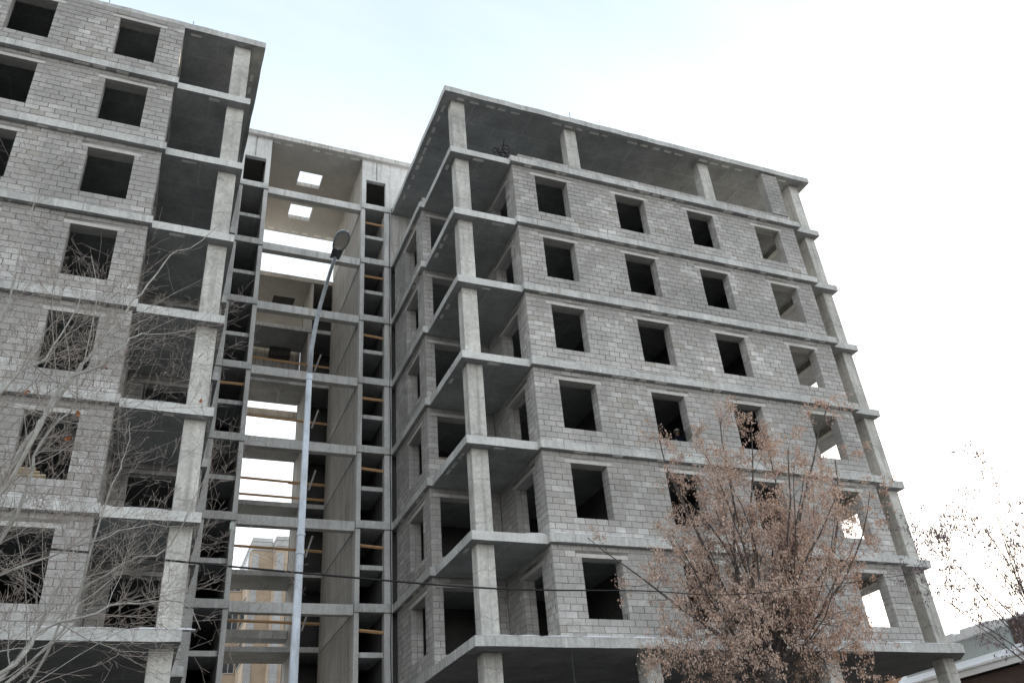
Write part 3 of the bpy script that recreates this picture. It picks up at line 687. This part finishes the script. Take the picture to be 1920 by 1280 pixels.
# tangle of dark cable at the corner of the open top storey
m_ = MB(); rnd = random.Random(5)
for c in range(6):
    cx, cy, cz = 2.25+rnd.uniform(-.2, .35), 0.5+rnd.uniform(-.15, .2), 21.15+c*0.13
    rr = rnd.uniform(.09, .2); a0 = rnd.uniform(0, 6)
    m_.tube([(cx+rr*math.cos(a0+i*0.6), cy+0.05*math.sin(i), cz+rr*0.9*math.sin(a0+i*0.6)+i*0.012) for i in range(14)], 0.02, 5)
m_.tube([(2.2, .5, 21), (2.25, .5, 21.6), (2.45, .55, 22.2), (2.5, .5, 22.6)], 0.02, 5)
tag(m_.build('cable_tangle', M['black'], None, True), 'dark tangled cable heap at the open top storey corner beside the low block parapet', 'cable')

# ------------------------------------------------------------------ person in the window
def person(loc, rz):
    o = MB().build('person', M['black']); bpy.data.objects.remove(o)
    V = [(0,0,.95),(0,0,1.15),(0,.0,1.38),(0,0,1.5),(0,-.01,1.6),(0,-.02,1.72), (.19,0,1.4),(.25,-.05,1.12),(.22,-.22,.98), (-.19,0,1.4),(-.25,-.05,1.12),(-.2,-.24,1.05), (.1,0,.9),(.11,-.02,.5),(.11,.02,.06),(.12,-.14,.04), (-.1,0,.9),(-.11,-.02,.5),(-.11,.02,.06),(-.12,-.14,.04)]
    E_ = [(0,1),(1,2),(2,3),(3,4),(4,5),(2,6),(6,7),(7,8),(2,9),(9,10),(10,11),(0,12),(12,13),(13,14),(14,15),(0,16),(16,17),(17,18),(18,19)]
    R_ = [.15,.155,.15,.06,.085,.09,.075,.055,.04,.075,.055,.04,.1,.075,.055,.04,.1,.075,.055,.04]
    me = bpy.data.meshes.new('person'); me.from_pydata(V, E_, [])
    p = bpy.data.objects.new('person', me); COL.objects.link(p)
    sk = p.modifiers.new('skin', 'SKIN')
    for i, r in enumerate(R_): me.skin_vertices[0].data[i].radius = (r, r*.8 if i < 3 else r)
    me.skin_vertices[0].data[0].use_root = True
    p.modifiers.new('sub', 'SUBSURF').levels = 2
    p.location = loc; p.rotation_euler = (0, 0, rz)
    dg = bpy.context.evaluated_depsgraph_get(); me2 = bpy.data.meshes.new_from_object(p.evaluated_get(dg))
    p.modifiers.clear(); p.data = me2
    me2.materials.clear(); me2.materials.append(simple('dark_blue_workwear', (0.02, 0.028, 0.055), 0.9, 0.2)); me2.materials.append(simple('skin_tone', (0.42, 0.26, 0.19), 0.6, 0.05))
    for f in me2.polygons:
        f.use_smooth = True
        if f.center.z > 1.53: f.material_index = 1
    h = MB(); n = 16
    for k in range(6):
        a = k/5*math.pi/2
        for i in range(n):
            th = 2*math.pi*i/n; h.v.append((0.125*math.cos(a)*math.cos(th), -0.015+0.145*math.cos(a)*math.sin(th), 1.69+0.13*math.sin(a)))
    for k in range(5):
        for i in range(n): a = k*n+i; b2 = k*n+(i+1) % n; h.f.append((a, b2, b2+n, a+n))
    h.build('hard_hat', simple('white_plastic', (0.8, 0.8, 0.78), 0.4, 0.03), p, True)
    fm = MB(); fm.tube([(0, -.10, 1.62), (0, -.135, 1.59)], [0.012, 0.016], 6); fm.build('nose', bpy.data.materials['skin_tone'], p, True)
    return p
tag(person((8.62, 1.35, 9.0), math.radians(-25)), 'person in dark workwear and white hard hat standing inside a window opening', 'person')

# ------------------------------------------------------------------ trees
def noise_dir(rnd, amt): return Vector((rnd.gauss(0, amt), rnd.gauss(0, amt), rnd.gauss(0, amt)))
def branch(rnd, start, d, length, r, segs, wander, up):
    pts = [Vector(start)]; d = Vector(d).normalized(); rad = [r]
    for i in range(segs):
        d = (d+noise_dir(rnd, wander)+Vector((0, 0, up))).normalized()
        pts.append(pts[-1]+d*(length/segs)); rad.append(r*(1-0.78*(i+1)/segs))
    return pts, rad
def spray(rnd, mb, tw, pts, rad, level, cfg, tips, rmax=0.011):
    """side shoots along a branch, recursively"""
    if level >= len(cfg): return
    n, (l0, l1), ang, rf, wander, up = cfg[level]
    tot = len(pts)-1
    cnt = max(1, int(n*(0.7+0.6*rnd.random())))
    for _ in range(cnt):
        t = rnd.uniform(0.12, 1.0)*tot; i = min(int(t), tot-1); f = t-i
        p = pts[i].lerp(pts[i+1], f); d = (pts[i+1]-pts[i]).normalized()
        side = d.cross(Vector((rnd.gauss(0, 1), rnd.gauss(0, 1), rnd.gauss(0, 1)))).normalized()
        a = math.radians(rnd.uniform(*ang)); nd = d*math.cos(a)+side*math.sin(a)
        rr = min(rmax, max(0.0017, rad[min(i, len(rad)-1)]*rf*rnd.uniform(0.7, 1.1))); ln_ = rnd.uniform(l0, l1)*(1.15-0.5*t/tot)
        bp, br = branch(rnd, p, nd, ln_, rr, 5 if level < 2 else 4, wander, up)
        br = [max(x, 0.0016) for x in br]
        (mb if rr > 0.0045 else tw).tube(bp, br, 5 if rr > 0.012 else 3, False)
        tips.append((bp[-1], (bp[-1]-bp[-2]).normalized(), level))
        spray(rnd, mb, tw, bp, br, level+1, cfg, tips, rmax)

rnd = random.Random(21)
T1 = empty('bare_tree', (-11.9, -13.3, GZ))
tag(T1, 'bare grey tree with dense leafless twigs spreading in front of the left wing', 'tree')
limbs = [
  (0.040, [(-11.0,-13.6,-1.9),(-9.9,-13.9,-1.3),(-9.39,-13.90,-0.82),(-9.26,-13.78,-0.62),(-9.15,-13.66,-0.38),(-8.80,-13.54,-0.23),(-8.45,-13.42,-0.08),(-8.07,-13.30,-0.04),(-7.87,-13.18,-0.25)]),
  (0.055, [(-11.2,-13.4,-2.0),(-9.95,-13.5,-1.25),(-9.43,-13.45,-0.74),(-9.29,-13.33,-0.47),(-9.19,-13.21,0.00),(-9.09,-13.09,0.50)]),
  (0.030, [(-11.3,-13.1,-1.0),(-10.2,-13.05,-0.05),(-9.67,-13.00,0.26),(-9.29,-12.88,0.50),(-8.93,-12.76,0.73),(-8.66,-12.64,0.89),(-8.27,-12.52,1.00),(-7.93,-12.40,0.96)]),
  (0.030, [(-10.6,-12.9,-1.3),(-9.6,-12.7,-0.75),(-9.08,-12.55,-0.10),(-8.97,-12.43,0.74),(-8.92,-12.31,1.36),(-8.85,-12.19,1.77),(-8.81,-12.07,2.08),(-8.84,-11.95,2.46)]),
  (0.055, [(-11.5,-12.9,-0.9),(-10.5,-12.3,0.6),(-10.00,-12.10,1.55),(-9.82,-11.98,2.15),(-9.74,-11.86,2.50),(-9.55,-11.74,3.12),(-9.40,-11.62,3.58),(-9.20,-11.50,4.07),(-9.12,-11.38,4.44),(-8.93,-11.26,4.93),(-8.72,-11.14,5.60),(-8.47,-11.02,5.87),(-8.08,-10.90,6.52)]),
  (0.038, [(-11.6,-13.9,-0.6),(-10.4,-13.95,0.9),(-9.91,-13.90,1.68),(-9.78,-13.78,2.00),(-9.64,-13.66,2.23),(-9.52,-13.54,2.77),(-9.43,-13.42,3.42)]),
  (0.045, [(-11.4,-13.4,-1.2),(-10.2,-13.5,0.1),(-9.71,-13.45,1.00),(-9.54,-13.33,1.92),(-9.42,-13.21,2.27),(-9.19,-13.09,2.55),(-8.99,-12.97,2.93),(-8.83,-12.85,3.15),(-8.52,-12.73,3.26),(-8.27,-12.61,3.47)]),
  (0.040, [(-11.4,-13.2,-1.4),(-10.2,-13.1,-0.3),(-9.74,-13.00,0.59),(-9.63,-12.88,1.37),(-9.63,-12.76,1.72),(-9.43,-12.64,2.18),(-9.40,-12.52,2.58),(-9.43,-12.40,3.83),(-9.60,-12.28,4.53)]),
  (0.032, [(-10.8,-12.8,-1.8),(-9.7,-12.6,-1.0),(-9.27,-12.55,-0.56),(-9.05,-12.43,0.23),(-8.66,-12.31,0.61),(-8.21,-12.19,0.91),(-7.95,-12.07,1.74),(-7.87,-11.95,2.28)]),
  (0.040, [(-11.8,-12.7,0.2),(-10.8,-12.3,2.2),(-10.41,-12.10,3.53),(-10.43,-11.98,4.40),(-10.44,-11.86,5.36),(-10.47,-11.74,6.02)]),
]
br_, tw_ = MB(), MB(); tips = []
cfg = [(13, (0.5, 1.9), (18, 55), 0.42, 0.09, 0.06), (8, (0.2, 0.8), (25, 65), 0.5, 0.12, 0.07), (5, (0.03, 0.16), (30, 75), 0.6, 0.12, 0.06)]
for i in range(9):
    y_ = -13.9+0.25*i; a_ = math.radians(22+7*i); ln_ = rnd.uniform(2.6, 4.2); p_ = Vector((-11.4, y_, -1.2+0.25*i)); q_ = [tuple(p_)]
    for j in range(7):
        a_ += rnd.gauss(0, 0.09); p_ = p_+Vector((math.cos(a_), rnd.gauss(0, 0.1), math.sin(a_)))*ln_/7; q_.append(tuple(p_))
    limbs.append((0.022, q_))
fork = Vector((-11.75, -13.25, -1.6))
for r, pl in limbs:
    pts = [fork+Vector((rnd.uniform(-.1, .1), rnd.uniform(-.1, .1), rnd.uniform(-0.6, 0.2)))]+[Vector(p) for p in pl]
    sm = []
    for i in range(len(pts)-1):
        p0 = pts[max(i-1, 0)]; p1 = pts[i]; p2 = pts[i+1]; p3 = pts[min(i+2, len(pts)-1)]
        for j in range(3):
            t = j/3; sm.append(0.5*((2*p1)+(-p0+p2)*t+(2*p0-5*p1+4*p2-p3)*t*t+(-p0+3*p1-3*p2+p3)*t**3)+noise_dir(rnd, 0.012))
    sm.append(pts[-1]); n = len(sm); r = r*0.72
    rad = [r*(1.0-0.86*(i/(n-1))**0.8) for i in range(n)]
    br_.tube(sm, rad, 7, False)
    vis = n//5
    spray(rnd, br_, tw_, sm[vis:], rad[vis:], 0, cfg, tips)
tr = MB().tube([(-11.9, -13.3, GZ), (-11.85, -13.3, -3), (-11.75, -13.25, -1.4)], [0.17, 0.14, 0.11], 12).build('trunk', M['bark_grey'], T1, True)
o1 = br_.build('branches', M['bark_grey'], T1, True); o2 = tw_.build('twigs', M['twig'], T1)
tag(o2, kind='stuff')
lf = MB()
for i in rnd.sample(range(len(tips)), 10):
    p = tips[i][0]
    for k in range(3):
        a = noise_dir(rnd, 1).normalized()*0.028; b2 = noise_dir(rnd, 1).normalized()*0.02
        n = len(lf.v); lf.v += [tuple(p), tuple(p+a+b2), tuple(p+a*2), tuple(p+a-b2)]; lf.f.append((n, n+1, n+2, n+3))
o3 = lf.build('dry_leaves', simple('dry_leaf_orange', (0.35, 0.14, 0.06), 0.8, 0.2), T1)
for o in (tr, o1, o2, o3): o.data.transform(Matrix.Translation(-Vector(T1.location)))

def leafy_tree(name, label, base, fork_z, stems, cfgs, seed, trunk_r, bark, leafm, leaf_per_tip, leaf_len, levels, group=None, clip=0.5):
    rnd = random.Random(seed)
    T = empty(name, base); tag(T, label, 'tree', group)
    bm1, bm2, lf = MB(), MB(), MB(); tips = []
    bx_, by_, bz_ = base
    fork = Vector((bx_+0.12, by_, fork_z))
    tr = MB().tube([(bx_, by_, bz_), (bx_+0.03, by_+0.02, bz_+(fork_z-bz_)*0.5), tuple(fork)], [trunk_r*1.25, trunk_r, trunk_r*0.9], 12).build('trunk', bark, T, True)
    for (d, ln_, r) in stems:
        bp, rr = branch(rnd, fork-Vector((0, 0, rnd.uniform(0, 0.35))), d, ln_, r, 9, 0.085, 0.035)
        bm1.tube(bp, rr, 7, False)
        spray(rnd, bm1, bm2, bp, rr, 0, cfgs, tips, 0.016); tips.append((bp[-1], (bp[-1]-bp[-2]).normalized(), 9))
    for (p, d, lv) in tips:
        if lv < levels: continue
        if rnd.random() < clip-0.11*max(0.0, p.z-2.0): continue
        cs = rnd.uniform(0.02, 0.055)
        for c in range(int(leaf_per_tip*rnd.uniform(0.5, 1.5))):
            q = p-d*rnd.uniform(0, 0.16)+noise_dir(rnd, cs)
            ax = (Vector((rnd.gauss(0, .35), rnd.gauss(0, .35), -1))).normalized()*leaf_len*rnd.uniform(.6, 1.3)
            sd = ax.cross(noise_dir(rnd, 1)).normalized()*leaf_len*rnd.uniform(.2, .38)
            n = len(lf.v); lf.v += [tuple(q), tuple(q+ax*.5+sd), tuple(q+ax), tuple(q+ax*.55-sd*.7)]; lf.f.append((n, n+1, n+2, n+3))
    ob = bm1.build('branches', bark, T, True); ot = bm2.build('twigs', bark, T); tag(ot, kind='stuff')
    ol = lf.build('crown', leafm, T); tag(ol, kind='stuff')
    for o in (tr, ob, ot, ol): o.data.transform(Matrix.Translation(-Vector(base)))
    return T
def leaf_mat(name, cols):
    mt, t, b = new_mat(name, 0.85); f = mk(t); g = f('ShaderNodeNewGeometry')
    rp = f('ShaderNodeValToRGB', {0: g.outputs['Random Per Island']}); e = rp.color_ramp.elements
    e[0].color = c4(cols[0]); e[1].color = c4(cols[-1])
    for i, c in enumerate(cols[1:-1]): e.new((i+1)/(len(cols)-1)).color = c4(c)
    t.links.new(rp.outputs[0], b.inputs['Base Color']); return mt
leafA = leaf_mat('dry_seed_clusters', [(0.33, 0.21, 0.16), (0.56, 0.41, 0.30), (0.50, 0.38, 0.34), (0.64, 0.50, 0.40), (0.46, 0.28, 0.20), (0.54, 0.42, 0.37)])
rs = random.Random(3)
stems = []
SR = Vector((0.906, -0.42, 0))          # along the facade side of the crown
for i in range(22):
    a = 2*math.pi*i/22+rs.uniform(-.25, .25); sp = (0.2, 0.5, 0.85, 1.2)[i % 4]*rs.uniform(0.8, 1.2)
    d = Vector((math.cos(a)*sp+0.12, math.sin(a)*sp*0.9-0.05, 1.0))
    stems.append((tuple(d), rs.uniform(3.6, 4.7)*(1.0 if sp < .6 else 0.78), rs.uniform(0.022, 0.042)))
for i in range(10):                      # low side limbs
    a = 2*math.pi*i/10+rs.uniform(-.3, .3)
    stems.append(((math.cos(a)*1.5, math.sin(a)*1.5, rs.uniform(0.2, 0.7)), rs.uniform(1.8, 2.7), rs.uniform(0.018, 0.03)))
for l_, r_, ln_ in ((0.75, 0.06, 4.9), (0.4, 0.06, 5.5), (-0.45, 0.055, 4.9), (0.0, 0.05, 4.7), (-0.8, 0.045, 4.2), (1.0, 0.045, 4.3), (-0.25, 0.045, 5.1), (0.6, 0.045, 5.3)):
    stems.append((tuple(SR*l_+Vector((0.03, 0, 1))), ln_*1.08, r_*0.85))
cfgA = [(13, (0.5, 1.2), (30, 70), 0.42, 0.16, 0.03), (6, (0.22, 0.6), (25, 75), 0.5, 0.17, 0.03), (3, (0.08, 0.25), (25, 80), 0.6, 0.16, 0.0)]
leafy_tree('dry_leaved_tree', 'dark trunked tree hung with dry brown seed clusters in front of the right wing', (2.75, -8.0, GZ), 0.55, stems, cfgA, 8, 0.19, M['bark_dark'], leafA, 13, 0.052, 1, clip=0.50)
leafB = simple('sparse_dry_leaves', (0.24, 0.19, 0.20), 0.85, 0.25, 3, rand=0.5)
stems = [((-0.85, 0.1, 1.0), 4.4, 0.022), ((-0.6, -0.1, 1.1), 4.8, 0.024), ((-0.35, 0.1, 1.2), 5.4, 0.024), ((-1.1, 0, 0.8), 3.8, 0.02), ((-0.15, 0.1, 1.2), 5.4, 0.025), ((0.3, 0, 1), 4.5, 0.025), ((-0.6, 0.5, 1.0), 4.2, 0.02), ((-0.25, 0.4, 1.0), 4.9, 0.02), ((-0.5, 0.2, 1.3), 4.9, 0.02), ((-0.9, -0.3, 1.2), 4.2, 0.02)]
cfgB = [(12, (0.6, 1.3), (20, 50), 0.45, 0.12, 0.06), (6, (0.25, 0.6), (25, 65), 0.5, 0.15, 0.03), (2, (0.08, 0.2), (25, 80), 0.6, 0.16, 0.0)]
leafy_tree('sparse_tree', 'thin tree with few scattered dark leaves against white sky at the right edge', (11.6, -7.4, GZ), 0.4, stems, cfgB, 14, 0.14, M['bark_dark'], leafB, 6, 0.07, 1, clip=0.55)

# ------------------------------------------------------------------ apartment block seen through the void
yb = brick_mat('yellow_brick', (0.66, 0.50, 0.35), (0.58, 0.43, 0.30), (0.6, 0.55, 0.48))
wb = brick_mat('white_brick', (0.72, 0.72, 0.72), (0.62, 0.62, 0.63), (0.42, 0.41, 0.40))
pale = simple('cornice_plaster', (0.60, 0.60, 0.58), 0.8, 0.1)
frame = simple('white_window_frame', (0.7, 0.7, 0.7), 0.5, 0.05)
glass, t_, b_ = new_mat('dark_glass', 0.08); b_.inputs['Base Color'].default_value = (0.05, 0.06, 0.07, 1); b_.inputs['Specular IOR Level'].default_value = 0.8
maroon = simple('maroon_panel', (0.22, 0.05, 0.05), 0.7, 0.1)
A = empty('apartment_building', (0, 40, GZ)); tag(A, 'yellow and white brick apartment tower with stepped bays seen through the open stair core', 'building')
def ab(name, x0, x1, y0, y1, z0, z1, mat, par=A):
    o = MB().box((x0, y0-40, z0-GZ), (x1, y1-40, z1-GZ)).build(name, mat, par); return o
ab('brick_wall', -1.40, 0.05, 40, 54, GZ, 19.5, yb); ab('brick_wall', -3.4, -1.41, 44.5, 56, GZ, 18.2, yb); ab('brick_wall', 0.06, 6.0, 38.6, 54, GZ, 19.2, yb)
for (x0, x1, y, z) in ((-1.36, -0.90, 40, 19.5), (0.1, 0.62, 38.6, 19.2), (1.5, 2.1, 38.6, 19.2), (-3.1, -2.5, 44.5, 18.2)):
    ab('brick_pilaster', x0, x1, y-0.05, y+0.02, GZ, z-0.9, wb)
for (x0, x1, y0, z) in ((-1.45, 0.0, 39.92, 19.5), (0.0, 6.05, 38.52, 19.2), (-3.45, -1.45, 44.42, 18.2)):
    ab('cornice', x0, x1, y0, y0+10, z, z+0.28, pale); ab('cornice', x0+0.03, x1-0.03, y0+0.03, y0+9.9, z-0.42, z-0.02, pale); ab('cornice', x0+0.02, x1-0.02, y0+0.02, y0+9.9, z-0.62, z-0.47, wb)
for k in range(8):
    zz = GZ+1.0+k*2.9
    w_ = ab('window', -2.35, -1.5, 44.42, 44.52, zz, zz+1.6, frame); ab('pane', -2.29, -1.96, 44.40, 44.41, zz+.06, zz+1.54, glass, w_); ab('pane', -1.90, -1.56, 44.40, 44.41, zz+.06, zz+1.54, glass, w_)
    # side windows of the bay
    w_ = ab('window', -1.46, -1.39, 41.2, 43.6, zz, zz+1.7, frame)
    for q in range(3): ab('pane', -1.48, -1.465, 41.28+q*0.78, 41.95+q*0.78, zz+.08, zz+1.62, glass, w_)
ab('wall_panel', 0.75, 1.0, 38.52, 38.59, 4.0, 9.4, maroon)

# ------------------------------------------------------------------ snow-roofed brick house at the right
rbk = brick_mat('red_brick', (0.13, 0.085, 0.07), (0.10, 0.068, 0.058), (0.13, 0.11, 0.10))
obk = brick_mat('ochre_brick', (0.36, 0.19, 0.10), (0.30, 0.15, 0.08), (0.3, 0.25, 0.2))
teal = simple('pale_teal_fascia', (0.42, 0.47, 0.47), 0.6, 0.08)
H = empty('brick_house', (24, 4, GZ)); tag(H, 'dark red brick house with snow covered eaves and pale teal fascia behind the right wing', 'building')
def hb(name, x0, x1, y0, y1, z0, z1, mat, par=H): return MB().box((x0-24, y0-4, z0-GZ), (x1-24, y1-4, z1-GZ)).build(name, mat, par)
hb('brick_wall', 24, 34, -12, 9.5, GZ, 3.15, rbk)
ro = MB(); ro.v = [(-0.35, -16.3, 3.2-GZ), (-0.35, 5.8, 3.2-GZ), (1.1, 5.8, 4.2-GZ), (1.1, -16.3, 4.2-GZ), (-0.35, -16.3, 3.45-GZ), (-0.35, 5.8, 3.45-GZ), (1.1, 5.8, 4.4-GZ), (1.1, -16.3, 4.4-GZ)]
ro.f = [(0,3,2,1),(4,5,6,7),(0,1,5,4),(1,2,6,5),(2,3,7,6),(3,0,4,7)]
roof = ro.build('roof', M['snow'], H)
m_ = MB(); y = -16.2
rnh = random.Random(4)
while y < 5.8:
    l_ = rnh.uniform(.3, .9); h_ = rnh.uniform(.10, .17); m_.box((-0.42, y, 3.42-GZ), (0.3, min(y+l_, 5.85), 3.46+h_-GZ)); y += l_
sn = m_.build('snow_strip', M['snow'], roof); bevel(sn, 0.04, 1); tag(sn, kind='stuff')
hb('fascia', 24.4, 30, 3.5, 9.4, 3.46, 4.72, teal)
m_ = MB(); y = 3.45
while y < 9.4:
    l_ = rnh.uniform(.3, .9); h_ = rnh.uniform(.18, .36); m_.box((0.3, y-4.0, 4.72-GZ), (3.0, min(y+l_, 9.5)-4.0, 4.8+h_-GZ)); y += l_
tag(bevel(m_.build('snow_strip', M['snow'], H), 0.05, 1), kind='stuff')
hb('gable_wall', 24.5, 27, -1.5, 3.45, 3.46, 4.95, rbk); hb('gable_wall', 24.8, 27, -6, 1.9, 4.96, 5.7, obk)
bevel(hb('snow_cap', 24.45, 24.79, 1.95, 3.5, 4.955, 5.03, M['snow']), 0.03)
hb('chimney', 26, 26.8, 0.2, 1.2, 5.7, 7.3, rbk)
H2 = empty('ochre_house', (30, 26, GZ)); tag(H2, 'small ochre brick gable with snowy sill seen between the lowest slab and its corner column', 'building')
def h2(name, x0, x1, y0, y1, z0, z1, mat): return MB().box((x0-30, y0-26, z0-GZ), (x1-30, y1-26, z1-GZ)).build(name, mat, H2)
h2('brick_wall', 27, 36, 16, 24, GZ, 6.2, obk); bevel(h2('snow_cap', 26.7, 36, 15.8, 24.2, 6.2, 6.45, M['snow']), 0.05); h2('brick_wall', 28.5, 36, 17, 22, 6.45, 7.8, obk); bevel(h2('snow_cap', 28.3, 36, 16.8, 22.2, 7.8, 8.0, M['snow']), 0.05)
